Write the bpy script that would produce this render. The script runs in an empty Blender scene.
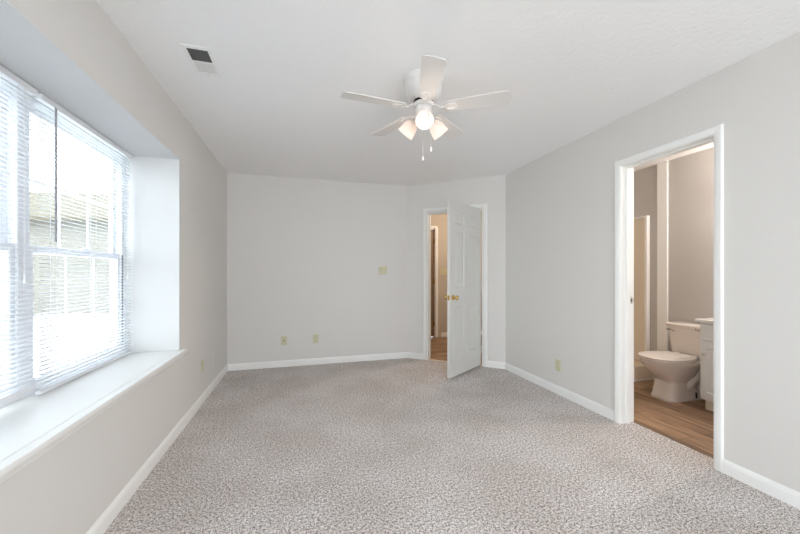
import bpy, bmesh, math, random
from mathutils import Vector, Matrix
random.seed(7)
PI = math.pi
S = bpy.context.scene
COL = S.collection

# ------------------------------------------------------------------ camera
cam_d = bpy.data.cameras.new('camera')
cam = bpy.data.objects.new('camera', cam_d); COL.objects.link(cam)
F = 338.0
cam_d.sensor_width = 36.0; cam_d.sensor_fit = 'HORIZONTAL'
cam_d.lens = F/800*36
cam_d.shift_y = 6/800.0
cam_d.clip_start = 0.02
cam.location = (0, 0, 1.2045)
cam.rotation_euler = (PI/2, 0, -math.radians(16.01))
S.camera = cam
# ------------------------------------------------------------------ world, big lights, exposure
w = bpy.data.worlds.new('world'); S.world = w; w.use_nodes = True
bg = w.node_tree.nodes['Background']
bg.inputs[0].default_value = (0.87, 0.94, 1.0, 1); bg.inputs[1].default_value = 4.4
S.view_settings.view_transform = 'Standard'
S.view_settings.look = 'None'
S.view_settings.gamma = 1.0
S.view_settings.use_curve_mapping = False
S.view_settings.exposure = 0.42
try: S.cycles.max_bounces = 14; S.cycles.diffuse_bounces = 8; S.cycles.transparent_max_bounces = 16; S.cycles.sample_clamp_indirect = 6.0
except Exception: pass

def area(name, loc, rot, sx, sy, power, colr):
    d = bpy.data.lights.new(name, 'AREA'); d.shape = 'RECTANGLE'; d.size = sx; d.size_y = sy
    d.energy = power; d.color = colr
    o = bpy.data.objects.new(name, d); COL.objects.link(o); o.location = loc; o.rotation_euler = rot
    return o
# added fill light, set in an invented window opening behind the camera
REAR_Y = -2.40
area('rear_fill_light', (0.85, REAR_Y+0.02, 1.15), (PI/2-math.radians(12), 0, 0), 2.3, 1.3, 24, (0.92, 0.97, 1.0))

# ------------------------------------------------------------------ materials
def mat(name, colr, rough=0.5, metal=0.0, spec=0.5, bump=None, emit=None, trans=None, alt=None):
    m = bpy.data.materials.new(name); m.use_nodes = True
    nt = m.node_tree; b = nt.nodes['Principled BSDF']
    b.inputs['Base Color'].default_value = (*colr, 1)
    b.inputs['Roughness'].default_value = rough
    b.inputs['Metallic'].default_value = metal
    b.inputs['Specular IOR Level'].default_value = spec
    tc = nt.nodes.new('ShaderNodeTexCoord')
    if bump:
        sc, st, dist = bump
        n = nt.nodes.new('ShaderNodeTexNoise'); n.inputs['Scale'].default_value = sc; n.inputs['Detail'].default_value = 4
        nt.links.new(tc.outputs['Object'], n.inputs['Vector'])
        bp = nt.nodes.new('ShaderNodeBump'); bp.inputs['Strength'].default_value = st; bp.inputs['Distance'].default_value = dist
        nt.links.new(n.outputs['Fac'], bp.inputs['Height']); nt.links.new(bp.outputs['Normal'], b.inputs['Normal'])
    if alt:      # slow mottling between the base colour and alt
        n = nt.nodes.new('ShaderNodeTexNoise'); n.inputs['Scale'].default_value = alt[1]; n.inputs['Detail'].default_value = 5
        nt.links.new(tc.outputs['Object'], n.inputs['Vector'])
        mx = nt.nodes.new('ShaderNodeMix'); mx.data_type = 'RGBA'
        mx.inputs[6].default_value = (*colr, 1); mx.inputs[7].default_value = (*alt[0], 1)
        nt.links.new(n.outputs['Fac'], mx.inputs[0]); nt.links.new(mx.outputs[2], b.inputs['Base Color'])
    if emit:
        b.inputs['Emission Color'].default_value = (*emit[0], 1); b.inputs['Emission Strength'].default_value = emit[1]
    if trans:
        out = nt.nodes['Material Output']
        t = nt.nodes.new('ShaderNodeBsdfTranslucent'); t.inputs[0].default_value = (*trans[0], 1)
        ms = nt.nodes.new('ShaderNodeMixShader'); ms.inputs[0].default_value = trans[1]
        nt.links.new(b.outputs[0], ms.inputs[1]); nt.links.new(t.outputs[0], ms.inputs[2]); nt.links.new(ms.outputs[0], out.inputs[0])
    return m

M = {}
M['wall'] = mat('wall_paint', (0.705, 0.688, 0.665), 0.75, spec=0.25, bump=(45, 0.06, 0.004), alt=((0.715, 0.698, 0.675), 1.2))
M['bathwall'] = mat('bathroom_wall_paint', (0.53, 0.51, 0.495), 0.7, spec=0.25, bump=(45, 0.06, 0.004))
M['hallwall'] = mat('hall_wall_paint', (0.54, 0.49, 0.42), 0.7, spec=0.25, bump=(45, 0.06, 0.004))
M['ceiling'] = mat('ceiling_paint', (0.90, 0.90, 0.90), 0.85, spec=0.2, bump=(42, 0.55, 0.006))
M['trim'] = mat('white_trim_paint', (0.87, 0.87, 0.855), 0.38, bump=(30, 0.03, 0.002))
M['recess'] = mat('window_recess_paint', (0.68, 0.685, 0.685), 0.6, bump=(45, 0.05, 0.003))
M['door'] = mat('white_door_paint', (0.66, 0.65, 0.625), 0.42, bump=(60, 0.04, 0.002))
M['vinyl'] = mat('white_vinyl', (0.80, 0.81, 0.84), 0.35)
M['slat'] = mat('white_blind_slat', (0.84, 0.85, 0.87), 0.4, trans=((0.85, 0.87, 0.9), 0.38))
M['cord'] = mat('blind_cord', (0.78, 0.79, 0.8), 0.7)
M['wand'] = mat('clear_grey_plastic', (0.33, 0.335, 0.35), 0.25)
M['fan'] = mat('white_fan_enamel', (0.80, 0.78, 0.76), 0.35)
M['blade'] = mat('white_fan_blade', (0.70, 0.68, 0.66), 0.5, alt=((0.67, 0.65, 0.63), 3))
M['dark'] = mat('dark_gap', (0.02, 0.02, 0.02), 0.6)  # near-black stands for shade in gaps and holes; also on the floor bolts
M['gap_strip'] = mat('sash_gap_shade', (0.09, 0.09, 0.10), 0.5)  # shade of the gap between frame and sash, put in as a dark strip
M['grill'] = mat('vent_painted_shade', (0.10, 0.10, 0.095), 0.5)  # shade in the open half of the vent, put into the louver colour
M['brass'] = mat('polished_brass', (0.72, 0.50, 0.18), 0.18, 1.0)
M['nickel'] = mat('satin_nickel', (0.62, 0.60, 0.56), 0.28, 1.0)
M['chrome'] = mat('chrome', (0.55, 0.54, 0.53), 0.12, 1.0)
M['ivory'] = mat('ivory_plastic', (0.60, 0.575, 0.39), 0.35)
M['ivorydark'] = mat('slot_plastic', (0.06, 0.055, 0.05), 0.5)
M['porcelain'] = mat('porcelain', (0.80, 0.745, 0.71), 0.12)
M['seatp'] = mat('toilet_seat_plastic', (0.82, 0.765, 0.73), 0.22)
M['cab'] = mat('white_cabinet_paint', (0.74, 0.73, 0.71), 0.4)
M['cabkick'] = mat('unpainted_toe_kick', (0.70, 0.60, 0.47), 0.6)
M['vtop'] = mat('cultured_marble', (0.80, 0.79, 0.77), 0.15, alt=((0.76, 0.745, 0.73), 6))
M['fiber'] = mat('cream_fibreglass', (0.78, 0.70, 0.58), 0.2)
M['closet'] = mat('brown_wood_door', (0.30, 0.20, 0.12), 0.45, alt=((0.22, 0.14, 0.08), 14))
M['frost'] = mat('frosted_glass_shade', (0.80, 0.77, 0.75), 0.35, trans=((0.85, 0.79, 0.75), 0.50))
M['bulb'] = mat('lit_bulb', (1, 1, 1), 0.5, emit=((1.0, 0.90, 0.82), 1.8))
M['siding'] = mat('neighbour_siding', (0.25, 0.235, 0.21), 0.8, alt=((0.215, 0.20, 0.175), 2))
M['roof'] = mat('neighbour_roof_shingles', (0.15, 0.13, 0.092), 0.9, alt=((0.10, 0.088, 0.06), 3))
M['ground'] = mat('pale_concrete_ground', (0.82, 0.82, 0.81), 0.9, alt=((0.72, 0.73, 0.72), 1))
M['leaf'] = mat('shrub_leaves', (0.12, 0.18, 0.11), 0.8, alt=((0.20, 0.26, 0.18), 9))
M['bark'] = mat('trunk_bark', (0.08, 0.06, 0.05), 0.9)

def glass_mat():
    m = bpy.data.materials.new('window_glass'); m.use_nodes = True; nt = m.node_tree
    nt.nodes.remove(nt.nodes['Principled BSDF']); out = nt.nodes['Material Output']
    t = nt.nodes.new('ShaderNodeBsdfTransparent'); t.inputs[0].default_value = (0.97, 0.985, 0.98, 1)
    g = nt.nodes.new('ShaderNodeBsdfGlossy'); g.inputs['Roughness'].default_value = 0.02
    lw = nt.nodes.new('ShaderNodeLayerWeight'); lw.inputs[0].default_value = 0.12
    fr = nt.nodes.new('ShaderNodeMath'); fr.operation = 'MULTIPLY'; fr.inputs[1].default_value = 0.35
    nt.links.new(lw.outputs['Facing'], fr.inputs[0])
    mx = nt.nodes.new('ShaderNodeMixShader')
    nt.links.new(fr.outputs[0], mx.inputs[0]); nt.links.new(t.outputs[0], mx.inputs[1]); nt.links.new(g.outputs[0], mx.inputs[2])
    nt.links.new(mx.outputs[0], out.inputs[0]); return m
M['glass'] = glass_mat()

def carpet_mat():
    m = bpy.data.materials.new('speckled_carpet'); m.use_nodes = True; nt = m.node_tree; L = nt.links
    b = nt.nodes['Principled BSDF']; b.inputs['Roughness'].default_value = 1.0; b.inputs['Specular IOR Level'].default_value = 0.05
    tc = nt.nodes.new('ShaderNodeTexCoord')
    n1 = nt.nodes.new('ShaderNodeTexNoise'); n1.inputs['Scale'].default_value = 165; n1.inputs['Detail'].default_value = 4; n1.inputs['Roughness'].default_value = 0.75
    L.new(tc.outputs['Object'], n1.inputs['Vector'])
    n3 = nt.nodes.new('ShaderNodeTexNoise'); n3.inputs['Scale'].default_value = 75; n3.inputs['Detail'].default_value = 2
    L.new(tc.outputs['Object'], n3.inputs['Vector'])
    ad = nt.nodes.new('ShaderNodeMix'); ad.data_type = 'FLOAT'; ad.inputs[0].default_value = 0.25
    L.new(n1.outputs['Fac'], ad.inputs[2]); L.new(n3.outputs['Fac'], ad.inputs[3])
    r = nt.nodes.new('ShaderNodeValToRGB'); L.new(ad.outputs[0], r.inputs[0])
    e = r.color_ramp.elements
    e[0].position = 0.425; e[0].color = (0.09, 0.072, 0.065, 1)
    e[1].position = 0.56; e[1].color = (0.96, 0.93, 0.915, 1)
    k = e.new(0.475); k.color = (0.47, 0.425, 0.405, 1)
    k = e.new(0.52); k.color = (0.72, 0.68, 0.665, 1)
    n2 = nt.nodes.new('ShaderNodeTexNoise'); n2.inputs['Scale'].default_value = 2.2; n2.inputs['Detail'].default_value = 4
    L.new(tc.outputs['Object'], n2.inputs['Vector'])
    r2 = nt.nodes.new('ShaderNodeValToRGB'); L.new(n2.outputs['Fac'], r2.inputs[0])
    r2.color_ramp.elements[0].position = 0.38; r2.color_ramp.elements[0].color = (0.88, 0.86, 0.84, 1)
    r2.color_ramp.elements[1].position = 0.62; r2.color_ramp.elements[1].color = (1, 1, 1, 1)
    mx = nt.nodes.new('ShaderNodeMix'); mx.data_type = 'RGBA'; mx.blend_type = 'MULTIPLY'; mx.inputs[0].default_value = 1
    L.new(r.outputs[0], mx.inputs[6]); L.new(r2.outputs[0], mx.inputs[7]); L.new(mx.outputs[2], b.inputs['Base Color'])
    bp = nt.nodes.new('ShaderNodeBump'); bp.inputs['Strength'].default_value = 0.5; bp.inputs['Distance'].default_value = 0.006
    L.new(n1.outputs['Fac'], bp.inputs['Height']); L.new(bp.outputs['Normal'], b.inputs['Normal'])
    return m
M['carpet'] = carpet_mat()

def wood_mat(name, rot):
    m = bpy.data.materials.new(name); m.use_nodes = True; nt = m.node_tree; L = nt.links
    b = nt.nodes['Principled BSDF']; b.inputs['Roughness'].default_value = 0.42
    tc = nt.nodes.new('ShaderNodeTexCoord'); mp = nt.nodes.new('ShaderNodeMapping'); mp.inputs['Rotation'].default_value = (0, 0, rot)
    L.new(tc.outputs['Object'], mp.inputs[0])
    br = nt.nodes.new('ShaderNodeTexBrick'); br.inputs['Scale'].default_value = 1.0
    br.inputs['Brick Width'].default_value = 0.9; br.inputs['Row Height'].default_value = 0.125
    br.inputs['Mortar Size'].default_value = 0.0015; br.inputs['Color1'].default_value = (0.42, 0.285, 0.185, 1)
    br.inputs['Color2'].default_value = (0.20, 0.13, 0.085, 1); br.inputs['Mortar'].default_value = (0.08, 0.045, 0.025, 1)
    L.new(mp.outputs[0], br.inputs['Vector'])
    mp2 = nt.nodes.new('ShaderNodeMapping'); mp2.inputs['Scale'].default_value = (1.6, 16, 1); L.new(mp.outputs[0], mp2.inputs[0])
    n = nt.nodes.new('ShaderNodeTexNoise'); n.inputs['Scale'].default_value = 1.6; n.inputs['Detail'].default_value = 7; n.inputs['Roughness'].default_value = 0.62
    L.new(mp2.outputs[0], n.inputs['Vector'])
    r = nt.nodes.new('ShaderNodeValToRGB'); r.color_ramp.elements[0].position = 0.3; r.color_ramp.elements[0].color = (0.48, 0.42, 0.38, 1)
    r.color_ramp.elements[1].position = 0.68; r.color_ramp.elements[1].color = (1.5, 1.45, 1.4, 1)
    L.new(n.outputs['Fac'], r.inputs[0])
    mx = nt.nodes.new('ShaderNodeMix'); mx.data_type = 'RGBA'; mx.blend_type = 'MULTIPLY'; mx.inputs[0].default_value = 1
    L.new(br.outputs['Color'], mx.inputs[6]); L.new(r.outputs[0], mx.inputs[7]); L.new(mx.outputs[2], b.inputs['Base Color'])
    return m
M['woodY'] = wood_mat('oak_planks', PI/2)
M['woodX'] = wood_mat('hall_oak_planks', 0)

# ------------------------------------------------------------------ helpers
def box(bm, x0, x1, y0, y1, z0, z1, mx=None):
    vs = [bm.verts.new(p) for p in ((x0,y0,z0),(x1,y0,z0),(x1,y1,z0),(x0,y1,z0),(x0,y0,z1),(x1,y0,z1),(x1,y1,z1),(x0,y1,z1))]
    if mx: 
        for v in vs: v.co = mx @ v.co
    for f in ((0,3,2,1),(4,5,6,7),(0,1,5,4),(1,2,6,5),(2,3,7,6),(3,0,4,7)): bm.faces.new([vs[i] for i in f])
    return vs
def loft(bm, rings, cap=True, closed=True):
    R = [[bm.verts.new(p) for p in r] for r in rings]
    n = len(R[0])
    for a, b in zip(R, R[1:]):
        for i in range(n if closed else n-1):
            j = (i+1) % n
            bm.faces.new((a[i], a[j], b[j], b[i]))
    if cap:
        bm.faces.new(R[0][::-1]); bm.faces.new(R[-1])
    return R
def basis(d):
    d = Vector(d).normalized(); u = d.orthogonal().normalized(); return u, d.cross(u)
def cyl(bm, p0, p1, r0, r1=None, n=20):
    r1 = r0 if r1 is None else r1; p0 = Vector(p0); p1 = Vector(p1); u, v = basis(p1-p0)
    loft(bm, [[p + (u*math.cos(2*PI*i/n)+v*math.sin(2*PI*i/n))*r for i in range(n)] for p, r in ((p0, r0), (p1, r1))])
def tube(bm, pts, r, n=10):
    pts = [Vector(p) for p in pts]; rings = []; u0 = None
    for i, p in enumerate(pts):
        d = (pts[min(i+1, len(pts)-1)] - pts[max(i-1, 0)]).normalized()
        if u0 is None: u0 = d.orthogonal().normalized()
        u0 = (u0 - d*u0.dot(d)).normalized(); v = d.cross(u0)
        rr = r[i] if isinstance(r, (list, tuple)) else r
        rings.append([p + (u0*math.cos(2*PI*k/n)+v*math.sin(2*PI*k/n))*rr for k in range(n)])
    loft(bm, rings)
def lathe(bm, prof, mx=None, n=32, cap=False):
    rings = []
    for r, z in prof:
        ring = [Vector((r*math.cos(2*PI*i/n), r*math.sin(2*PI*i/n), z)) for i in range(n)]
        rings.append([mx @ p for p in ring] if mx else ring)
    loft(bm, rings, cap=cap)
def prism(bm, poly, z0, z1):
    loft(bm, [[(x, y, z0) for x, y in poly], [(x, y, z1) for x, y in poly]])
def obj(name, bm, m, parent=None, bevel=0, smooth=False, loc=None, solid=0):
    bmesh.ops.recalc_face_normals(bm, faces=bm.faces)
    me = bpy.data.meshes.new(name); bm.to_mesh(me); bm.free()
    me.materials.append(m)
    if smooth:
        for p in me.polygons: p.use_smooth = True
    o = bpy.data.objects.new(name, me); COL.objects.link(o)
    if parent: o.parent = parent
    if loc: o.location = loc
    if solid:
        s = o.modifiers.new('thickness', 'SOLIDIFY'); s.thickness = solid; s.offset = 0
    if bevel:
        b = o.modifiers.new('bevel', 'BEVEL'); b.width = bevel; b.segments = 2; b.limit_method = 'ANGLE'; b.angle_limit = math.radians(40)
    if smooth == 'auto' and not bevel:
        e = o.modifiers.new('edges', 'EDGE_SPLIT'); e.split_angle = math.radians(38)
    return o
def thing(name, label, cat, loc=(0,0,0), rz=0, group=None):
    o = bpy.data.objects.new(name, None); COL.objects.link(o); o.empty_display_size = 0.1
    o.location = loc; o.rotation_euler = (0, 0, rz); o['label'] = label; o['category'] = cat
    if group: o['group'] = group
    return o
def tag(o, label, cat, group=None):
    o['label'] = label; o['category'] = cat
    if group: o['group'] = group
    return o
def struct(name, bm, m, label=None, bevel=0, smooth=False, cat=None):
    o = obj(name, bm, m, bevel=bevel, smooth=smooth); o['kind'] = 'structure'
    if label: o['label'] = label
    if cat: o['category'] = cat
    return o
def sempty(name, label, loc=(0,0,0), rz=0, cat=None):
    o = bpy.data.objects.new(name, None); COL.objects.link(o); o.empty_display_size = 0.1
    o.location = loc; o.rotation_euler = (0, 0, rz); o['kind'] = 'structure'; o['label'] = label
    if cat: o['category'] = cat
    return o

# ------------------------------------------------------------------ room numbers
XL, XR, YB, H = -0.900, 2.443, 4.590, 2.44
C1 = Vector((1.425, 4.590)); C2 = Vector((2.443, 3.712))     # ends of the diagonal wall
DD = (C2-C1).normalized(); DLEN = (C2-C1).length
DN = Vector((DD.y, -DD.x))                                  # candidate normal
if DN.dot(Vector((0, 0))-C1) > 0: DN = -DN                  # DN points away from the room
WY0, WY1 = 1.07, 2.923                                      # window recess
WZ0, WZ1 = 0.621, 2.069
BX = 2.565                                                  # bathroom side of the right wall
BF = 3.868                                                  # bathroom far wall
BD0, BD1, BDH = 1.475, 2.108, 2.056                         # bathroom doorway
DT0, DT1 = 0.297, 1.068                                     # bedroom doorway along the diagonal
TH = 0.115
# ------------------------------------------------------------------ shell
bm = bmesh.new()
o1 = C1 + DD*0; o2 = C2
prism(bm, [(XL-0.1, REAR_Y-0.1), (BX-0.004, REAR_Y-0.1), (BX-0.004, 3.712), (C2.x, C2.y),
           (C1+DD*DT1+DN*0.03).to_tuple(), (C1+DD*DT0+DN*0.03).to_tuple(), (C1.x, C1.y), (C1.x, YB+0.1), (XL-0.1, YB+0.1)], -0.1, 0.0)
struct('floor', bm, M['carpet'], 'speckled grey-beige carpet over the bedroom floor')
bm = bmesh.new(); box(bm, BX-0.004, BF+0.1, 0.9, 3.8, -0.1, -0.004)
struct('floor_bathroom', bm, M['woodY'], 'brown wood plank floor of the bathroom')
bm = bmesh.new()
prism(bm, [(C1+DD*0.05+DN*0.03).to_tuple(), (C1+DD*1.20+DN*0.03).to_tuple(), (2.55, 3.81), (5.2, 3.81), (5.2, 6.1), (1.3, 6.1), (1.3, 4.80)], -0.1, -0.004)
struct('floor_hall', bm, M['woodX'], 'brown wood plank floor of the hallway')
bm = bmesh.new(); box(bm, -1.6, 5.3, REAR_Y-0.1, 6.1, H, H+0.12)
struct('ceiling', bm, M['ceiling'], 'white textured ceiling')

bm = bmesh.new()
box(bm, XL-0.40, XL, REAR_Y-0.1, WY0, 0, H); box(bm, XL-0.40, XL, WY1, YB+0.115, 0, H)
box(bm, XL-0.40, XL, WY0, WY1, 0, WZ0-0.02); box(bm, XL-0.40, XL, WY0, WY1, WZ1, H)
struct('wall_left', bm, M['wall'], 'grey-beige wall with the deep window recess')
bm = bmesh.new(); box(bm, XL, C1.x+0.02, YB, YB+TH, 0, H)
struct('wall_back', bm, M['wall'], 'plain grey wall at the far end of the bedroom')
bm = bmesh.new()
mxD = Matrix(((DD.x, DN.x, 0, C1.x), (DD.y, DN.y, 0, C1.y), (0, 0, 1, 0), (0, 0, 0, 1)))   # local x along the wall, y away from room
box(bm, -0.0, DT0, 0, TH, 0, H, mxD); box(bm, DT1, DLEN, 0, TH, 0, H, mxD); box(bm, DT0, DT1, 0, TH, 2.042, H, mxD)
struct('wall_diagonal', bm, M['wall'], 'diagonal wall around the open bedroom door')
bm = bmesh.new()
box(bm, XR, BX, REAR_Y-0.1, BD0-0.012, 0, H); box(bm, XR, BX, BD1+0.012, C2.y+0.07, 0, H); box(bm, XR, BX, BD0-0.012, BD1+0.012, BDH+0.012, H)
struct('wall_right', bm, M['wall'], 'light grey wall with the bathroom doorway')
bm = bmesh.new()
box(bm, XL, -0.30, REAR_Y-0.1, REAR_Y, 0, H); box(bm, 2.0, XR, REAR_Y-0.1, REAR_Y, 0, H)
box(bm, -0.30, 2.0, REAR_Y-0.1, REAR_Y, 0, 0.45); box(bm, -0.30, 2.0, REAR_Y-0.1, REAR_Y, 2.15, H)  # unseen opening, added so fill light enters from behind
struct('wall_rear', bm, M['wall'], 'wall behind the camera')
# bathroom walls
bm = bmesh.new()
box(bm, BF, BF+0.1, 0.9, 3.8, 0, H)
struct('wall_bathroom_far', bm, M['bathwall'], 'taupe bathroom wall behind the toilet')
bm = bmesh.new()
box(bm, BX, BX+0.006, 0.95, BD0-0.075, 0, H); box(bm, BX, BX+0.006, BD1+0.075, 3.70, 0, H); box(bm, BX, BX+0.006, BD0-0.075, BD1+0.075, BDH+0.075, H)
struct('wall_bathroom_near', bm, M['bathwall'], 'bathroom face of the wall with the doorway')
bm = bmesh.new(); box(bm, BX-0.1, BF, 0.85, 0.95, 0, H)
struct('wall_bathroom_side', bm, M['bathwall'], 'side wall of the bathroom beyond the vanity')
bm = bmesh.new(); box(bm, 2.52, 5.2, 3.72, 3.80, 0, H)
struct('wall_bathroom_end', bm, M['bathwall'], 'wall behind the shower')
# hall walls
HY = 5.90
bm = bmesh.new()
box(bm, 2.435, 5.2, HY, HY+0.12, 0, H); box(bm, 1.3, 1.66, HY, HY+0.12, 0, H); box(bm, 1.66, 2.435, HY, HY+0.12, 2.05, H)
struct('wall_hall_far', bm, M['hallwall'], 'warm tan hallway wall seen through the bedroom doorway')
bm = bmesh.new(); box(bm, 1.3, 1.40, 4.73, HY, 0, H)
struct('wall_hall_left', bm, M['hallwall'], 'left wall of the hallway')
bm = bmesh.new(); box(bm, 5.1, 5.2, 3.80, HY, 0, H)
struct('wall_hall_right', bm, M['hallwall'], 'right wall of the hallway')

# ------------------------------------------------------------------ baseboards (moulded profile extruded along a line)
PROF = [(0, 0), (0.013, 0), (0.013, 0.058), (0.010, 0.070), (0.006, 0.078), (0, 0.082)]
def baseboard(name, p0, p1, label, m=M['trim'], prof=PROF, hs=1.0):
    p0 = Vector(p0); p1 = Vector(p1); d = (p1-p0).normalized(); n = Vector((-d.y, d.x))   # n = left of the direction = into the room
    bm = bmesh.new()
    loft(bm, [[(p.x+n.x*a, p.y+n.y*a, z*hs) for a, z in prof] for p in (p0, p1)])
    return struct(name, bm, m, label, smooth=False)
baseboard('baseboard_left', (XL, YB), (XL, REAR_Y), 'white baseboard under the window wall')
baseboard('baseboard_back', (C1.x-0.004, YB), (XL+0.013, YB), 'white baseboard along the far wall')
a = C1; b_ = C1+DD*(DT0-0.050)
baseboard('baseboard_diagonal', b_, a, 'short white baseboard left of the bedroom door')
baseboard('baseboard_diagonal_right', C2, C1+DD*(DT1+0.050), 'short white baseboard right of the bedroom door')
baseboard('baseboard_right', (XR, BD1+0.052), (XR, C2.y-0.006), 'white baseboard from bathroom doorway to corner')
baseboard('baseboard_right_near', (XR, REAR_Y), (XR, BD0-0.052), 'white baseboard nearest the camera on the right wall')
baseboard('baseboard_bathroom', (BF, 2.15), (BF, 2.89), 'white baseboard behind the toilet')
baseboard('baseboard_hall', (5.1, HY), (2.50, HY), 'white baseboard in the hallway')

# ------------------------------------------------------------------ door casings
CP = [(0, 0), (0, 0.008), (0.010, 0.012), (0.024, 0.015), (0.041, 0.015), (0.046, 0.011), (0.049, 0)]   # (across from the opening, out from the wall)
def casing_mesh(bm, mx, t0, t1, top, legs=(True, True), rev=0.004):
    # mx maps (t along wall, n towards viewer room, z)
    t0 -= rev; t1 += rev; top += rev
    if legs[0]:
        loft(bm, [[mx @ Vector((t0-a, n, z if z == 0 else z+a)) for a, n in CP] for z in (0, top)])
    if legs[1]:
        loft(bm, [[mx @ Vector((t1+a, n, z if z == 0 else z+a)) for a, n in CP] for z in (0, top)])
    loft(bm, [[mx @ Vector((t - s*a, n, top+a)) for a, n in CP] for t, s in ((t0, 1), (t1, -1))])
# diagonal doorway trim
cz = sempty('trim_1', 'white door frame of the bedroom doorway in the diagonal wall')
bm = bmesh.new()
casing_mesh(bm, mxD @ Matrix.Diagonal((1, -1, 1, 1)), DT0, DT1, 2.042)
obj('casing', bm, M['trim'], cz, smooth='auto')
bm = bmesh.new()
casing_mesh(bm, mxD @ Matrix.Translation((0, TH, 0)), DT0, DT1, 2.042)
obj('casing', bm, M['trim'], cz, smooth='auto')
bm = bmesh.new()
box(bm, DT0-0.001, DT0+0.016, 0.0, TH, 0, 2.042, mxD); box(bm, DT1-0.016, DT1+0.001, 0.0, TH, 0, 2.042, mxD); box(bm, DT0+0.016, DT1-0.016, 0.0, TH, 2.026, 2.043, mxD)
box(bm, DT0+0.016, DT0+0.027, 0.040, 0.075, 0, 2.026, mxD); box(bm, DT1-0.027, DT1-0.016, 0.040, 0.075, 0, 2.026, mxD); box(bm, DT0+0.027, DT1-0.027, 0.040, 0.075, 2.015, 2.026, mxD)
obj('jamb', bm, M['trim'], cz, bevel=0.001)
bm = bmesh.new(); box(bm, DT0+0.016, DT1-0.016, 0.022, 0.055, -0.02, 0.003, mxD)
struct('trim_threshold', bm, M['cabkick'], 'pale strip where carpet meets the hallway planks', bevel=0.001)
# bathroom doorway trim
mxR = Matrix(((0, -1, 0, XR), (1, 0, 0, 0), (0, 0, 1, 0), (0, 0, 0, 1)))     # (t=y, n -> -x)
mxR2 = Matrix(((0, 1, 0, BX+0.006), (1, 0, 0, 0), (0, 0, 1, 0), (0, 0, 0, 1)))
cz = sempty('trim_2', 'white door frame of the bathroom doorway')
bm = bmesh.new(); casing_mesh(bm, mxR, BD0, BD1, BDH); obj('casing', bm, M['trim'], cz, smooth='auto')
bm = bmesh.new(); casing_mesh(bm, mxR2, BD0, BD1, BDH); obj('casing', bm, M['trim'], cz, smooth='auto')
bm = bmesh.new()
JX = BX+0.006
box(bm, XR, JX, BD0-0.012, BD0, 0, BDH); box(bm, XR, JX, BD1, BD1+0.012, 0, BDH); box(bm, XR, JX, BD0-0.012, BD1+0.012, BDH, BDH+0.012)
box(bm, XR+0.045, XR+0.082, BD0, BD0+0.011, 0, BDH); box(bm, XR+0.045, XR+0.082, BD1-0.011, BD1, 0, BDH); box(bm, XR+0.045, XR+0.082, BD0+0.011, BD1-0.011, BDH-0.011, BDH)
obj('jamb', bm, M['trim'], cz, bevel=0.001)
bm = bmesh.new(); box(bm, XR+0.090, XR+0.113, BD1-0.002, BD1+0.001, 0.955, 1.012); box(bm, XR+0.113, XR+0.121, BD1-0.004, BD1+0.001, 0.968, 0.999)
sp = obj('strike_plate', bm, M['nickel'], cz, bevel=0.0008); sp['label'] = 'satin metal strike plate'
bm = bmesh.new(); box(bm, XR+0.096, XR+0.107, BD1-0.0026, BD1, 0.972, 0.995)
obj('latch_hole', bm, M['dark'], sp)

# ------------------------------------------------------------------ six-panel bedroom door
ha = math.atan2(-0.454, -0.654) + math.radians(-1.0)
hinge = C1 + DD*(DT1-0.030) - DN*0.006
dr = sempty('door_1', 'white six-panel bedroom door standing open into the room', (hinge.x, hinge.y, 0.0), ha, 'door')
# local: x from hinge to free edge, y thickness. The room-visible face is on local +y side (towards +x world)
DWid, DTk, DH0, DH1 = 0.748, 0.035, 0.022, 2.030
def door_mesh(W, z0, z1, T, y0):
    bm = bmesh.new()
    st = 0.105; mid = 0.10; pw = (W-2*st-mid)/2
    xs = [0, st, st+pw, st+pw+mid, W-st, W]
    zs = [z0, z0+0.235, z0+0.235+0.58, z0+0.235+0.58+0.20, z0+1.66, z0+1.75, z1-0.115, z1]
    for side in (0, 1):
        y = y0 if side == 0 else y0+T
        s = 1 if side == 0 else -1    # inward direction
        for i in range(5):
            for j in range(7):
                x0_, x1_, a0, a1 = xs[i], xs[i+1], zs[j], zs[j+1]
                if i in (1, 3) and j in (1, 3, 5):
                    lv = [(0, 0), (0.008, 0.010), (0.024, 0.010), (0.046, 0.003)]
                    R = [[bm.verts.new((x, y+s*d, z)) for x, z in ((x0_+o, a0+o), (x1_-o, a0+o), (x1_-o, a1-o), (x0_+o, a1-o))] for o, d in lv]
                    for p, q in zip(R, R[1:]):
                        for k in range(4): bm.faces.new((p[k], p[(k+1) % 4], q[(k+1) % 4], q[k]))
                    bm.faces.new(R[-1])
                else:
                    bm.faces.new([bm.verts.new((x, y, z)) for x, z in ((x0_, a0), (x1_, a0), (x1_, a1), (x0_, a1))])
    for c in (((0, z0), (0, z1)), ((W, z0), (W, z1)), ((0, z0), (W, z0)), ((0, z1), (W, z1))):
        (xa, za), (xb, zb) = c
        bm.faces.new([bm.verts.new(p) for p in ((xa, y0, za), (xb, y0, zb), (xb, y0+T, zb), (xa, y0+T, za))])
    bmesh.ops.remove_doubles(bm, verts=bm.verts, dist=0.0004)
    return bm
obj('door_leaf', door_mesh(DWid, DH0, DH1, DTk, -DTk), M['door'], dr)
kx, kz = DWid-0.062, 0.925
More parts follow.
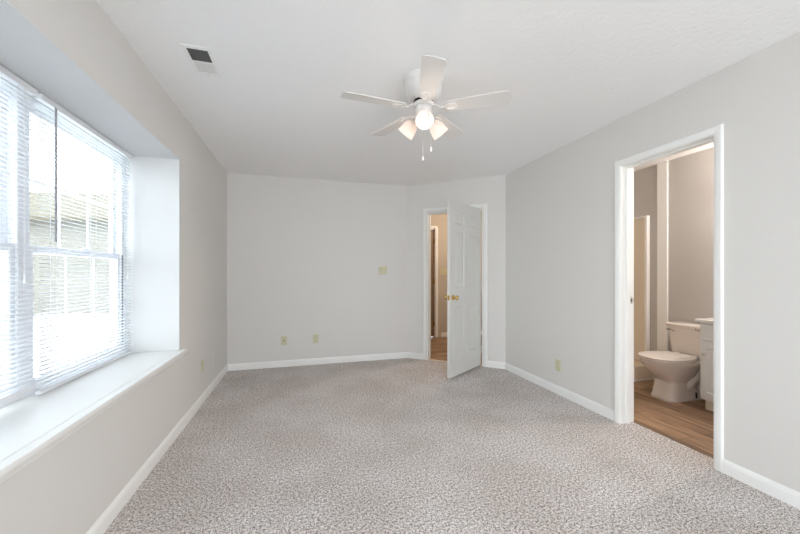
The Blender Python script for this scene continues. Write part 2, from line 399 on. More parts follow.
for s, y in ((1, 0.0), (-1, -DTk)):
    bm = bmesh.new()
    mk = Matrix.Translation((kx, y, kz)) @ Matrix.Rotation(-s*PI/2, 4, 'X')
    lathe(bm, [(0.0, 0), (0.031, 0), (0.031, 0.004), (0.024, 0.009), (0.012, 0.012), (0.0105, 0.030), (0.016, 0.036), (0.0255, 0.044), (0.0275, 0.054), (0.024, 0.063), (0.014, 0.068), (0.0, 0.069)], mk)
    k = obj('door_knob', bm, M['brass'], dr, smooth=True); k['label'] = 'brass door knob'
bm = bmesh.new(); box(bm, DWid-0.001, DWid+0.0015, -DTk+0.005, -0.005, kz-0.028, kz+0.028); box(bm, DWid, DWid+0.010, -DTk+0.011, -0.011, kz-0.010, kz+0.010)
obj('latch', bm, M['brass'], dr, bevel=0.001)
for z in (0.22, 1.04, 1.83):
    bm = bmesh.new()
    cyl(bm, (-0.006, 0.004, z-0.045), (-0.006, 0.004, z+0.045), 0.0075, n=12); box(bm, -0.020, -0.004, 0.002, 0.005, z-0.044, z+0.044)
    box(bm, -0.003, 0.0015, -0.032, 0.003, z-0.044, z+0.044)
    h = obj('hinge', bm, M['nickel'], dr, smooth='auto')
    h['label'] = 'brass-toned metal hinge'

# ------------------------------------------------------------------ window
stool = sempty('trim_3', 'deep white window sill with moulded apron')
bm = bmesh.new()
box(bm, -1.33, XL, WY0, WY1, WZ0-0.022, WZ0); box(bm, XL, XL+0.042, WY0-0.05, WY1+0.055, WZ0-0.022, WZ0)
obj('sill_board', bm, M['trim'], stool, bevel=0.004)
bm = bmesh.new()
pr = [(0, 0), (0.012, 0), (0.014, 0.010), (0.022, 0.020), (0.024, 0.034), (0.024, 0.038), (0, 0.038)]
loft(bm, [[(XL+a, y, WZ0-0.022-0.038+z) for a, z in pr] for y in (WY0-0.02, WY1+0.03)])
obj('apron', bm, M['trim'], stool, smooth='auto')
bm = bmesh.new()
box(bm, -1.30, XL+0.0015, WY1-0.008, WY1+0.002, WZ0, WZ1); box(bm, -1.30, XL+0.0015, WY0-0.002, WY0+0.008, WZ0, WZ1); box(bm, -1.30, XL+0.0015, WY0+0.008, WY1-0.008, WZ1-0.008, WZ1+0.002)
struct('trim_4', bm, M['recess'], 'smooth white lining of the window recess', bevel=0.0015)

WM = 1.995        # mullion centre
def window(name, y0, y1, label):
    r = sempty(name, label, (-1.30, (y0+y1)/2, WZ0), 0, 'window')
    hw = (y1-y0)/2; Hh = WZ1-0.008-WZ0
    bm = bmesh.new()
    box(bm, -0.02, 0.050, -hw, -hw+0.038, 0, Hh); box(bm, -0.02, 0.050, hw-0.038, hw, 0, Hh)
    box(bm, -0.02, 0.050, -hw+0.038, hw-0.038, 0, 0.034); box(bm, -0.02, 0.050, -hw+0.038, hw-0.038, Hh-0.034, Hh)
    obj('window_frame', bm, M['vinyl'], r, bevel=0.002)
    for nm, x, z0, z1, lb in (('lower_sash', 0.030, 0.034, Hh/2-0.004, 'lower sash'), ('upper_sash', 0.0, Hh/2-0.040, Hh-0.034, 'upper sash')):
        bm = bmesh.new(); t = 0.013; s = 0.034
        box(bm, x-t, x+t, -hw+0.038, -hw+0.038+s, z0, z1); box(bm, x-t, x+t, hw-0.038-s, hw-0.038, z0, z1)
        box(bm, x-t, x+t, -hw+0.038+s, hw-0.038-s, z0, z0+s); box(bm, x-t, x+t, -hw+0.038+s, hw-0.038-s, z1-s, z1)
        sa = obj('sash', bm, M['vinyl'], r, bevel=0.002); sa['label'] = lb
        g0, g1, a0, a1 = -hw+0.038+s, hw-0.038-s, z0+s, z1-s
        bm = bmesh.new(); box(bm, x-0.002, x+0.002, g0, g1, a0, a1); obj('glass_pane', bm, M['glass'], sa)
        bm = bmesh.new()
        for k in (1, 2): yy = g0+(g1-g0)*k/3; box(bm, x-0.005, x+0.005, yy-0.004, yy+0.004, a0, a1)
        zz = (a0+a1)/2; box(bm, x-0.0045, x+0.0045, g0, g1, zz-0.005, zz+0.005)
        obj('muntins', bm, M['vinyl'], sa)
    bm = bmesh.new(); box(bm, 0.043, 0.058, -0.03, 0.03, Hh/2-0.006, Hh/2+0.006); cyl(bm, (0.05, 0, Hh/2+0.004), (0.05, 0, Hh/2+0.012), 0.012)
    obj('sash_lock', bm, M['vinyl'], r)
    bm = bmesh.new(); box(bm, 0.0495, 0.0515, hw-0.036, hw-0.020, 0.06, Hh/2-0.01)
    if y1 > 2.5: obj('sash_gap_strip', bm, M['gap_strip'], r)['label'] = 'dark grey strip standing for the shaded gap beside the sash'
    return r
window('window_1', WM, WY1-0.008, 'white double-hung window behind the right-hand blind')
window('window_2', WY0+0.008, WM, 'white double-hung window at the left edge behind the nearer blind')

def blind(label, y0, y1, zb):
    r = thing('window_blind', label, 'window blind', (-1.207, (y0+y1)/2, zb), 0, 'mini blinds in the window recess')
    hw = (y1-y0)/2; top = WZ1-0.010-zb
    bm = bmesh.new()
    box(bm, -0.014, 0.014, -hw, hw, top-0.027, top-0.002); box(bm, 0.0135, 0.017, -hw+0.002, hw-0.002, top-0.030, top-0.002)
    hr = obj('headrail', bm, M['vinyl'], r, bevel=0.001)
    bm = bmesh.new(); sp = 0.0205; n = int((top-0.050-0.022)/sp); ti = math.radians(8)
    for i in range(n+1):
        z = top-0.050-i*sp
        P = []
        for k in range(4):
            u = -0.0125+0.025*k/3; cr = 0.0022*(1-(2*u/0.025)**2)
            P.append((u*math.cos(ti)+cr*math.sin(ti), z-u*math.sin(ti)+cr))
        pts = P + [(x, z_-0.0005) for x, z_ in P[::-1]]
        loft(bm, [[(x, y, z_) for x, z_ in pts] for y in (-hw+0.004, hw-0.004)])
    obj('slats', bm, M['slat'], r)
    bm = bmesh.new(); box(bm, -0.013, 0.013, -hw+0.004, hw-0.004, 0.0, 0.016); obj('bottom_rail', bm, M['vinyl'], r, bevel=0.003)
    for y in (-hw+0.11, 0, hw-0.11):
        bm = bmesh.new()
        for x in (-0.0135, 0.0135): box(bm, x-0.0006, x+0.0006, y-0.0012, y+0.0012, 0.014, top-0.028)
        obj('ladder_cord', bm, M['cord'], r)
    bm = bmesh.new(); cyl(bm, (0.024, -hw+0.083, top-0.035), (0.024, -hw+0.083, top-0.70), 0.0045, n=6)
    cyl(bm, (0.018, -hw+0.083, top-0.028), (0.024, -hw+0.083, top-0.036), 0.002, n=6)
    wd = obj('tilt_wand', bm, M['wand'], r); wd['label'] = 'grey plastic tilt wand'
    bm = bmesh.new(); tube(bm, [(0.022, hw-0.09, top-0.03), (0.024, hw-0.088, top-0.4), (0.024, hw-0.09, top-0.86)], 0.0012, n=6)
    cyl(bm, (0.024, hw-0.09, top-0.86), (0.024, hw-0.09, top-0.90), 0.003, 0.007, n=8)
    obj('lift_cord', bm, M['cord'], r)
    return r
blind('white mini blind over the right window next to the recess end wall', 2.008, 2.900, WZ0+0.006)
blind('white mini blind cut off by the left edge of the photo', 1.090, 1.985, WZ0+0.050)

# ------------------------------------------------------------------ ceiling vent
v = thing('ceiling_vent', 'white rectangular air vent in the ceiling above the window side', 'air vent', (-0.562, 2.213, H), 0)
hx, hy = 0.074, 0.142
bm = bmesh.new(); i1, i2 = 0.022, 0.026
for x0, x1, y0, y1 in ((-hx, -hx+i1, -hy, hy), (hx-i1, hx, -hy, hy), (-hx+i1, hx-i1, -hy, -hy+i2), (-hx+i1, hx-i1, hy-i2, hy), (-hx+i1, hx-i1, -0.006, 0.006)):
    box(bm, x0, x1, y0, y1, -0.006, 0.0)
obj('frame', bm, M['trim'], v, bevel=0.002)
bm = bmesh.new(); box(bm, -hx+i1, hx-i1, -hy+i2, hy-i2, -0.001, 0.0); obj('duct_opening', bm, M['dark'], v)  # dark sheet stands for the shade inside the duct
bm = bmesh.new()
for k in range(9):
    y = -hy+i2+0.005+k*(hy-i2-0.006)/9
    mx = Matrix.Translation((0, y, -0.0045)) @ Matrix.Rotation(math.radians(-62), 4, 'X'); box(bm, -hx+i1, hx-i1, -0.0035, 0.0035, -0.0004, 0.0004, mx)
obj('louvers', bm, M['grill'], v)['label'] = 'louvers tilted open, coloured dark for the shade between them'
bm = bmesh.new()
for k in range(9):
    y = 0.010+k*(hy-i2-0.008)/9
    mx = Matrix.Translation((0, y+0.003, -0.004)) @ Matrix.Rotation(math.radians(9), 4, 'X'); box(bm, -hx+i1, hx-i1, -0.0064, 0.0064, -0.0004, 0.0004, mx)
obj('louvers', bm, M['trim'], v)['label'] = 'louvers turned away and looking white'
for y in (-hy+0.012, hy-0.012):
    bm = bmesh.new(); cyl(bm, (0, y, -0.0075), (0, y, -0.005), 0.0035, n=10); obj('screw', bm, M['nickel'], v)

# ------------------------------------------------------------------ ceiling fan
fx, fy = 0.740, 2.035
fan = thing('ceiling_fan', 'white five-blade ceiling fan with three lit tulip shades', 'ceiling fan', (fx, fy, H))
bm = bmesh.new()
lathe(bm, [(0.0, 0), (0.128, 0), (0.132, -0.006), (0.130, -0.018), (0.118, -0.028), (0.116, -0.050), (0.114, -0.095), (0.102, -0.124), (0.080, -0.138), (0.0, -0.140)], n=48)
obj('motor_housing', bm, M['fan'], fan, smooth='auto')
bm = bmesh.new(); lathe(bm, [(0.0, -0.139), (0.062, -0.139), (0.062, -0.158), (0.0, -0.158)], n=40); obj('vent_gap', bm, M['dark'], fan)['label'] = 'dark disc standing for the shaded gap under the motor'
bm = bmesh.new(); lathe(bm, [(0.0, -0.158), (0.068, -0.158), (0.070, -0.164), (0.068, -0.178), (0.0, -0.178)], n=40); obj('flywheel', bm, M['fan'], fan, smooth='auto')
bm = bmesh.new(); lathe(bm, [(0.0, -0.178), (0.050, -0.178), (0.053, -0.184), (0.053, -0.225), (0.048, -0.237), (0.030, -0.247), (0.012, -0.252), (0.0, -0.253)], n=40)
obj('switch_housing', bm, M['fan'], fan, smooth='auto')
def blade_parts(ang):
    mz = Matrix.Rotation(ang, 4, 'Z')
    tilt = Matrix.Translation((0, 0, -0.188)) @ Matrix.Rotation(math.radians(-11), 4, 'X')
    # blade outline
    top = []
    out = []
    for x, h in ((0.128, 0.030), (0.135, 0.042), (0.15, 0.048), (0.24, 0.052), (0.40, 0.058), (0.500, 0.061), (0.514, 0.059), (0.521, 0.050), (0.524, 0.030), (0.5255, 0.0)):
        out.append((x, h))
    poly = out + [(x, -h) for x, h in out[::-1] if h > 0]
    bm = bmesh.new(); loft(bm, [[mz @ tilt @ Vector((x, y, z)) for x, y in poly] for z in (-0.003, 0.003)])
    bl = obj('fan_blade', bm, M['blade'], fan, bevel=0.001)
    bm = bmesh.new()
    # iron: arm from flywheel plus oval plate under blade
    A = [(0.055, 0.016, -0.171), (0.085, 0.012, -0.175), (0.100, 0.010, -0.188), (0.120, 0.012, -0.196), (0.140, 0.022, -0.196)]
    loft(bm, [[mz @ Vector((x, s*wd, z+dz)) for s, dz in ((-1, -0.003), (1, -0.003), (1, 0.003), (-1, 0.003))] for x, wd, z in A])
    n = 28
    R = []
    for sc, z in ((1.0, -0.0035), (1.0, -0.007), (0.92, -0.010), (0.70, -0.010), (0.62, -0.006)):
        R.append([mz @ tilt @ Vector((0.176+0.040*sc*math.cos(2*PI*i/n), 0.031*sc*math.sin(2*PI*i/n), z)) for i in range(n)])
    loft(bm, R)
    iron = obj('blade_iron', bm, M['fan'], bl, smooth='auto')
    for sx, sy in ((0.160, -0.012), (0.160, 0.012), (0.194, 0)):
        bm = bmesh.new(); cyl(bm, mz @ tilt @ Vector((sx, sy, -0.0055)), mz @ tilt @ Vector((sx, sy, -0.009)), 0.004, n=10)
        obj('screw', bm, M['nickel'], bl)
for a_ in (-104, -32, 40, 112, 184): blade_parts(math.radians(a_))
for a_ in (-107, 13, 133):
    an = math.radians(a_); d = Vector((math.cos(an), math.sin(an), 0)); ax = (d*0.72 + Vector((0, 0, -0.70))).normalized()
    base = d*0.036 + Vector((0, 0, -0.224))
    bm = bmesh.new(); tube(bm, [base, base+ax*0.02, base+ax*0.038], [0.011, 0.011, 0.012], n=14)
    mk = Matrix.Translation(base+ax*0.034) @ ax.to_track_quat('Z', 'Y').to_matrix().to_4x4()
    lathe(bm, [(0.0, 0), (0.022, 0.0), (0.025, 0.006), (0.025, 0.022), (0.0, 0.022)], mk, n=24)
    arm = obj('lamp_holder', bm, M['fan'], fan, smooth='auto')
    bm = bmesh.new()
    lathe(bm, [(0.024, 0.010), (0.030, 0.018), (0.040, 0.035), (0.047, 0.055), (0.050, 0.075), (0.052, 0.095), (0.055, 0.108)], mk, n=36)
    sh = obj('lamp_shade', bm, M['frost'], arm, smooth=True, solid=0.0025); sh['label'] = 'frosted tulip glass shade'
    bm = bmesh.new()
    lathe(bm, [(0.010, 0.020), (0.011, 0.034), (0.016, 0.046), (0.019, 0.058), (0.017, 0.070), (0.010, 0.078), (0.0, 0.081)], mk, n=20)
    bl = obj('light_bulb', bm, M['bulb'], arm, smooth=True)
    ld = bpy.data.lights.new('bulb_light', 'POINT'); ld.energy = 0.55; ld.color = (1.0, 0.86, 0.74); ld.shadow_soft_size = 0.05
    lo = bpy.data.objects.new('bulb_light', ld); COL.objects.link(lo); lo.parent = fan; lo.location = base+ax*0.17
for (cx, cy, L) in ((0.046, -0.013, 0.195), (0.012, 0.042, 0.240)):
    bm = bmesh.new(); cyl(bm, (cx, cy, -0.235), (cx, cy, -0.235-L), 0.0006, n=6)
    pc = obj('pull_chain', bm, M['nickel'], fan)
    bm = bmesh.new(); mk = Matrix.Translation((cx, cy, -0.235-L))
    lathe(bm, [(0.0, 0.002), (0.003, 0), (0.004, -0.010), (0.007, -0.022), (0.0065, -0.028), (0.0, -0.030)], mk, n=14)
    obj('chain_knob', bm, M['fan'], pc, smooth=True)

# ------------------------------------------------------------------ wall plates; local x = sideways, y = 0 at wall, -y = out of the wall
def plate(label, cat, name, loc, rz, wdt, hgt, kind, group=None, m=M['ivory']):
    r = thing(name, label, cat, loc, rz, group)
    bm = bmesh.new()
    loft(bm, [[(x*s_, y, z*s_) for x, z in ((-wdt/2, -hgt/2), (wdt/2, -hgt/2), (wdt/2, hgt/2), (-wdt/2, hgt/2))] for y, s_ in ((0, 1), (-0.003, 1), (-0.006, 0.93))])
    obj('cover_plate', bm, m, r)
    if kind == 'duplex':
        for z in (-0.0195, 0.0195):
            bm = bmesh.new(); n = 20
            loft(bm, [[(0.0165*math.copysign(abs(math.cos(t))**0.6, math.cos(t)), y, z+0.0135*math.copysign(abs(math.sin(t))**0.8, math.sin(t))) for t in [2*PI*i/n for i in range(n)]] for y in (-0.005, -0.0078)])
            s = obj('socket', bm, m, r)
            bm = bmesh.new(); box(bm, -0.0075, -0.0055, -0.0082, -0.0075, z-0.002, z+0.006); box(bm, 0.0055, 0.0075, -0.0082, -0.0075, z-0.002, z+0.006); cyl(bm, (0, -0.0075, z-0.007), (0, -0.0082, z-0.007), 0.0022, n=10)
            obj('slots', bm, M['ivorydark'], s)
        bm = bmesh.new(); cyl(bm, (0, -0.005, 0), (0, -0.0075, 0), 0.003, n=10); obj('screw', bm, M['nickel'], r)
    elif kind == 'coax':
        bm = bmesh.new(); cyl(bm, (0, -0.005, 0), (0, -0.016, 0), 0.0055, n=12); cyl(bm, (0, -0.005, 0), (0, -0.008, 0), 0.009, n=6); obj('coax_jack', bm, M['ivorydark'], r)
        for z in (-0.042, 0.042):
            bm = bmesh.new(); cyl(bm, (0, -0.005, z), (0, -0.0075, z), 0.003, n=10); obj('screw', bm, M['nickel'], r)
    elif kind.startswith('toggle'):
        n = int(kind[-1])
        for k in range(n):
            x = (k-(n-1)/2)*0.046
            bm = bmesh.new(); box(bm, x-0.005, x+0.005, -0.0070, -0.005, -0.012, 0.012)
            mx = Matrix.Translation((x, -0.006, 0)) @ Matrix.Rotation(math.radians(-28), 4, 'X'); box(bm, -0.0035, 0.0035, -0.014, 0, -0.005, 0.005, mx)
            obj('toggle_switch', bm, m, r, bevel=0.0008)
            for z in (-0.03, 0.03):
                bm = bmesh.new(); cyl(bm, (x, -0.005, z), (x, -0.0072, z), 0.003, n=10); obj('screw', bm, M['nickel'], r)
    return r
plate('ivory cable jack plate low on the far wall, nearer the left corner', 'wall plate', 'cable_jack_plate', (-0.235, YB, 0.335), 0, 0.072, 0.115, 'coax')
plate('ivory duplex outlet low on the far wall, right of the cable jack', 'outlet', 'wall_outlet', (0.160, YB, 0.338), 0, 0.072, 0.115, 'duplex')
plate('ivory double light switch at shoulder height on the far wall', 'light switch', 'light_switch', (1.07, YB, 1.24), 0, 0.116, 0.115, 'toggle2')
plate('ivory duplex outlet on the window wall beyond the sill end', 'outlet', 'wall_outlet', (XL, 3.52, 0.338), PI/2, 0.072, 0.115, 'duplex')
plate('blank plate painted wall grey, low on the window wall near the far corner', 'wall plate', 'blank_plate', (XL, 3.93, 0.340), PI/2, 0.072, 0.115, 'blank', m=M['wall'])
plate('ivory duplex outlet low on the right wall, left of bathroom doorway', 'outlet', 'wall_outlet', (XR, 2.80, 0.285), -PI/2, 0.072, 0.115, 'duplex')
plate('ivory triple light switch on the tan hallway wall', 'light switch', 'light_switch', (2.56, HY, 1.235), 0, 0.165, 0.118, 'toggle3')

# ------------------------------------------------------------------ bathroom: toilet
def ring(u0, u1, b, z, e=2.3, n=40, ef=None):
    cu = (u0+u1)/2; a = (u1-u0)/2; out = []
    for i in range(n):
        t = 2*PI*i/n; c, s = math.cos(t), math.sin(t)
        out.append((cu+a*math.copysign(abs(c)**(2/e), c), b*math.copysign(abs(s)**(2/e), s), z))
    return out
TY = 2.408
t = thing('toilet', 'white two-piece toilet with closed lid on the bathroom wood floor', 'toilet', (BF-0.036, TY, -0.004), PI-0.05)
bm = bmesh.new()
loft(bm, [ring(0.12, 0.545, 0.115, 0.0, 6), ring(0.12, 0.545, 0.115, 0.020, 6), ring(0.125, 0.537, 0.108, 0.030, 6), ring(0.20, 0.520, 0.105, 0.12, 5), ring(0.21, 0.512, 0.105, 0.185, 4.5)])
obj('pedestal', bm, M['porcelain'], t, smooth='auto')
bm = bmesh.new()
loft(bm, [ring(0.20, 0.510, 0.104, 0.175, 4.5), ring(0.20, 0.530, 0.113, 0.200, 3.2), ring(0.18, 0.580, 0.138, 0.240, 2.5), ring(0.15, 0.64, 0.155, 0.29, 2.3), ring(0.14, 0.662, 0.172, 0.325, 2.3), ring(0.12, 0.676, 0.178, 0.352, 2.3),
          ring(0.12, 0.685, 0.184, 0.362, 2.3), ring(0.12, 0.687, 0.185, 0.383, 2.3), ring(0.125, 0.680, 0.180, 0.390, 2.3)])
obj('bowl', bm, M['porcelain'], t, smooth='auto')
for s in (1, -1):
    bm = bmesh.new()
    tube(bm, [(0.330, s*0.075, 0.09), (0.310, s*0.088, 0.15), (0.265, s*0.092, 0.205), (0.215, s*0.088, 0.255), (0.165, s*0.082, 0.270), (0.130, s*0.080, 0.215), (0.150, s*0.080, 0.13), (0.150, s*0.080, 0.02)],
         [0.026, 0.042, 0.050, 0.052, 0.046, 0.042, 0.045, 0.048], n=18)
    obj('trapway', bm, M['porcelain'], t, smooth=True)
    bm = bmesh.new(); cyl(bm, (0.235, s*0.109, 0.020), (0.235, s*0.109, 0.075), 0.009, 0.006, n=12); obj('floor_bolt', bm, M['dark'], t)['label'] = 'dark uncapped floor bolt'
bm = bmesh.new()
loft(bm, [ring(0.215, 0.691, 0.187, 0.391, 2.35), ring(0.212, 0.697, 0.190, 0.397, 2.35), ring(0.212, 0.697, 0.190, 0.406, 2.35), ring(0.218, 0.691, 0.186, 0.410, 2.35)])
obj('seat', bm, M['seatp'], t, smooth='auto')
bm = bmesh.new()
loft(bm, [ring(0.212, 0.693, 0.187, 0.412, 2.35), ring(0.208, 0.699, 0.191, 0.417, 2.35), ring(0.210, 0.697, 0.190, 0.426, 2.35), ring(0.25, 0.655, 0.165, 0.433, 2.35)])
obj('lid', bm, M['seatp'], t, smooth='auto')
for s in (1, -1):
    bm = bmesh.new(); cyl(bm, (0.212, s*0.060, 0.418), (0.212, s*0.100, 0.418), 0.013, n=14); obj('seat_hinge', bm, M['seatp'], t, smooth='auto')
bm = bmesh.new()
def rr(u0, u1, b, z): return ring(u0, u1, b, z, 9, 48)
loft(bm, [rr(0.035, 0.185, 0.155, 0.392), rr(0.02, 0.195, 0.163, 0.41), rr(0.005, 0.215, 0.198, 0.685)])
tk = obj('tank', bm, M['porcelain'], t, smooth='auto')
bm = bmesh.new(); loft(bm, [rr(0.0, 0.222, 0.205, 0.686), rr(0.0, 0.226, 0.209, 0.692), rr(0.0, 0.226, 0.209, 0.716), rr(0.01, 0.216, 0.198, 0.726)])
obj('tank_lid', bm, M['porcelain'], t, smooth='auto')
bm = bmesh.new(); cyl(bm, (0.212, -0.165, 0.655), (0.232, -0.165, 0.655), 0.011, n=14)
tube(bm, [(0.232, -0.172, 0.655), (0.238, -0.150, 0.657), (0.238, -0.120, 0.652), (0.236, -0.098, 0.645)], [0.007, 0.007, 0.006, 0.008], n=10)
obj('flush_lever', bm, M['chrome'], t, smooth=True)

t.scale = (1, 1, 0.965)
# vanity
VY1 = 2.15; VX = 3.392
vn = thing('vanity_cabinet', 'white bathroom vanity cabinet right of the toilet', 'cabinet', (VX, VY1, -0.004))
VD = BF-VX-0.001
bm = bmesh.new(); box(bm, 0, VD, -1.0, 0, 0.095, 0.772); obj('body', bm, M['cab'], vn, bevel=0.001)
bm = bmesh.new(); box(bm, 0.045, VD, -1.0, -0.012, 0, 0.096); obj('toe_kick', bm, M['cabkick'], vn)['label'] = 'unpainted tan toe kick'
def panel(bm, x, y0, y1, z0, z1):
    lv = [(0, 0), (0, 0.016), (0.004, 0.018), (0.045, 0.018), (0.052, 0.011), (0.062, 0.011), (0.078, 0.016)]
    if z1-z0 < 0.2: lv = [(0, 0), (0, 0.016), (0.004, 0.018), (0.02, 0.018), (0.024, 0.015)]
    loft(bm, [[(x-d, y, z) for y, z in ((y0+o, z0+o), (y1-o, z0+o), (y1-o, z1-o), (y0+o, z1-o))] for o, d in lv])
for y0, y1 in ((-0.33, -0.012), (-0.66, -0.342), (-0.99, -0.672)):
    bm = bmesh.new(); panel(bm, 0, y0, y1, 0.120, 0.600); d_ = obj('cabinet_door', bm, M['cab'], vn)
    bm = bmesh.new(); cyl(bm, (-0.018, y1-0.03, 0.50), (-0.034, y1-0.03, 0.50), 0.006, 0.012, n=14)
    obj('door_knob', bm, M['nickel'], d_)
    bm = bmesh.new(); panel(bm, 0, y0, y1, 0.615, 0.755); obj('drawer_front', bm, M['cab'], vn)
bm = bmesh.new(); box(bm, VX-0.030, BF, VY1-1.0, VY1+0.025, 0.769, 0.797)
tag(obj('vanity_countertop', bm, M['vtop'], bevel=0.006), 'white countertop on the bathroom vanity', 'countertop')
# chrome paper holder on the vanity side
ph = thing('toilet_paper_holder', 'empty chrome paper holder on the vanity side beside the tank', 'paper holder', (3.50, VY1-0.003, 0.690))
bm = bmesh.new(); cyl(bm, (0, 0, 0), (0, 0.008, 0), 0.020, n=20); obj('wall_flange', bm, M['chrome'], ph, smooth='auto')
bm = bmesh.new(); tube(bm, [(0, 0.006, 0), (0, 0.035, -0.004), (-0.006, 0.060, -0.010), (-0.020, 0.072, -0.012), (-0.050, 0.074, -0.008), (-0.060, 0.074, 0.004)], 0.006, n=10)
obj('arm', bm, M['chrome'], ph, smooth=True)

# raised white wall strip and shower
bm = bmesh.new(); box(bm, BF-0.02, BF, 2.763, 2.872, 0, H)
struct('wall_strip', bm, M['trim'], 'tall white strip on the wall between toilet and shower', bevel=0.002)
SY = 2.895
sw = thing('shower_stall', 'cream fibreglass shower stall beyond the toilet', 'shower', (BX+0.008, SY, -0.004))
W_ = BF-BX-0.010; D_ = 0.82
bm = bmesh.new()
box(bm, 0, W_, 0, 0.09, 0, 0.165); box(bm, 0, W_, D_-0.04, D_, 0, 0.165); box(bm, 0, 0.05, 0.09, D_-0.04, 0, 0.165); box(bm, W_-0.05, W_, 0.09, D_-0.04, 0, 0.165); box(bm, 0.05, W_-0.05, 0.09, D_-0.04, 0, 0.05)
obj('shower_pan', bm, M['fiber'], sw, bevel=0.008)
bm = bmesh.new(); box(bm, 0, W_, -0.006, 0.002, 0.0, 0.022); obj('pan_base_trim', bm, M['trim'], sw, bevel=0.002)
bm = bmesh.new()
box(bm, W_-0.012, W_, 0.10, D_, 0.165, 1.86); box(bm, 0, W_, D_-0.012, D_, 0.165, 1.86); box(bm, 0, 0.012, 0.10, D_, 0.165, 1.86)
obj('surround_wall', bm, M['fiber'], sw, bevel=0.003)
for x in (0, W_-0.045):
    bm = bmesh.new(); box(bm, x, x+0.045, 0.070, 0.105, 0.165, 1.875); obj('edge_flange', bm, M['trim'], sw, bevel=0.006)['label'] = 'white rounded edge flange'
bm = bmesh.new(); box(bm, W_-0.03, W_, 0.105, D_, 1.86, 1.875); box(bm, 0, W_, D_-0.03, D_, 1.86, 1.875); obj('top_ledge', bm, M['trim'], sw, bevel=0.004)
bm = bmesh.new(); cyl(bm, (W_/2, D_*0.5, 0.050), (W_/2, D_*0.5, 0.054), 0.045, n=24); obj('drain', bm, M['chrome'], sw)

# unseen fixture over the vanity, added to light the bathroom
vl = thing('unseen_vanity_light', 'unseen chrome bar light with three globe bulbs, added to light the bathroom', 'wall light', (BF, 1.70, 2.02))
bm = bmesh.new(); box(bm, -0.03, 0, -0.30, 0.30, -0.05, 0.05); obj('back_plate', bm, M['chrome'], vl, bevel=0.004)
for y in (-0.2, 0, 0.2):
    bm = bmesh.new(); bmesh.ops.create_uvsphere(bm, u_segments=20, v_segments=12, radius=0.048, matrix=Matrix.Translation((-0.09, y, 0)))
    obj('globe_bulb', bm, M['bulb'], vl, smooth=True)
    bm = bmesh.new(); cyl(bm, (-0.028, y, 0), (-0.05, y, 0), 0.02); obj('socket', bm, M['chrome'], vl, smooth='auto')
ld = bpy.data.lights.new('unseen_vanity_glow', 'POINT'); ld.energy = 29; ld.color = (1.0, 0.90, 0.80); ld.shadow_soft_size = 0.05
lo = bpy.data.objects.new('unseen_vanity_glow', ld); COL.objects.link(lo); lo.parent = vl; lo.location = (-0.20, 0, 0)

# ------------------------------------------------------------------ hallway: closet door, casing, unseen lamp added to light the hall
cz = sempty('trim_6', 'white door casing on the tan hallway wall')
mxH = Matrix(((1, 0, 0, 0), (0, -1, 0, HY), (0, 0, 1, 0), (0, 0, 0, 1)))
bm = bmesh.new(); casing_mesh(bm, mxH, 1.72, 2.375, 2.03); obj('casing', bm, M['trim'], cz, smooth='auto')
bm = bmesh.new(); box(bm, 2.375, 2.437, HY-0.001, HY+0.12, 0, 2.04); box(bm, 1.658, 1.72, HY-0.001, HY+0.12, 0, 2.04); box(bm, 1.66, 2.437, HY-0.001, HY+0.12, 2.03, 2.052); obj('jamb', bm, M['trim'], cz)
d2 = sempty('door_2', 'brown panelled hallway door', (2.372, HY+0.03, 0), PI, 'door')
obj('door_leaf', door_mesh(0.645, 0.010, 2.022, 0.035, -0.06), M['closet'], d2)
for z in (0.25, 1.05, 1.80):
    bm = bmesh.new(); cyl(bm, (0.004, 0.0, z-0.045), (0.004, 0.0, z+0.045), 0.008, n=10); box(bm, 0.0, 0.004, -0.02, 0.0, z-0.044, z+0.044); obj('hinge', bm, M['brass'], d2)
hl = thing('unseen_hall_light', 'unseen round ceiling light added to light the hallway', 'ceiling light', (2.9, 4.75, H))
bm = bmesh.new(); lathe(bm, [(0.0, 0), (0.15, 0), (0.15, -0.02), (0.0, -0.02)]); obj('base', bm, M['brass'], hl)
bm = bmesh.new(); lathe(bm, [(0.14, -0.02), (0.135, -0.05), (0.11, -0.08), (0.06, -0.10), (0.0, -0.105)]); obj('dome', bm, M['bulb'], hl, smooth=True)
ld = bpy.data.lights.new('unseen_hall_glow', 'POINT'); ld.energy = 26; ld.color = (1.0, 0.80, 0.60); ld.shadow_soft_size = 0.08
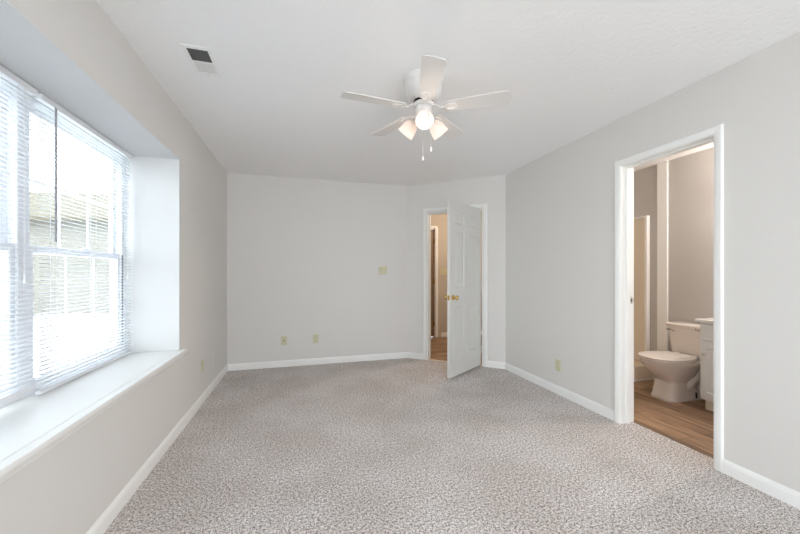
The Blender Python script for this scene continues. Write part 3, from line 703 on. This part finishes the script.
lo = bpy.data.objects.new('unseen_hall_glow', ld); COL.objects.link(lo); lo.parent = hl; lo.location = (0, 0, -0.2)

# ------------------------------------------------------------------ outside the window
bm = bmesh.new(); box(bm, -60, -1.45, -30, 70, -0.25, -0.15)
o = struct('ground', bm, M['ground'], 'pale ground outside the window')
nh = thing('neighbouring_house', 'pale house with a low tan roof outside the window', 'house', (-12.5, 14.6, -0.15), math.radians(-9))
bm = bmesh.new(); box(bm, 0, 14, 0, 7, 0, 3.15); obj('siding_wall', bm, M['siding'], nh)
bm = bmesh.new()
loft(bm, [[(x, -0.4, 3.10), (x, 7.4, 3.10), (x, 3.5, 4.75)] for x in (-0.4, 14.4)])
obj('roof', bm, M['roof'], nh)
bm = bmesh.new(); box(bm, -0.4, 14.4, -0.46, -0.40, 3.02, 3.14); obj('fascia', bm, M['roof'], nh)
rnd = random.Random(3)
for i, (x, y, h, r_, lb) in enumerate(((-11.2, 10.2, 3.6, 1.5, 'leafy green tree seen through the left edge of the nearer blind'), (-14.5, 13.8, 4.6, 1.9, 'taller green tree behind the leafy one outside the window'))):
    tr = thing('tree', lb, 'tree', (x, y, -0.15), 0, 'trees outside the window')
    bm = bmesh.new(); tube(bm, [(0, 0, 0), (0.05, 0, h*0.4), (0, 0.05, h*0.7)], [0.14, 0.10, 0.05], n=10); obj('trunk', bm, M['bark'], tr, smooth=True)
    bm = bmesh.new()
    for k in range(1500):
        th = rnd.uniform(0, 2*PI); ph_ = math.acos(rnd.uniform(-1, 1)); rad = r_*rnd.uniform(0.55, 1.0)*(1+0.2*math.sin(3*th+2*ph_))
        c = Vector((math.sin(ph_)*math.cos(th)*rad, math.sin(ph_)*math.sin(th)*rad, h*0.62+math.cos(ph_)*rad*1.05))
        if c.z < 0.15: continue
        u = Vector((rnd.gauss(0, 1), rnd.gauss(0, 1), rnd.gauss(0, 1))).normalized(); v_ = u.orthogonal().normalized(); s = 0.11
        vs = [bm.verts.new(c+p) for p in (u*s, v_*s*0.6, -u*s, -v_*s*0.6)]; bm.faces.new(vs)
    obj('foliage', bm, M['leaf'], tr)
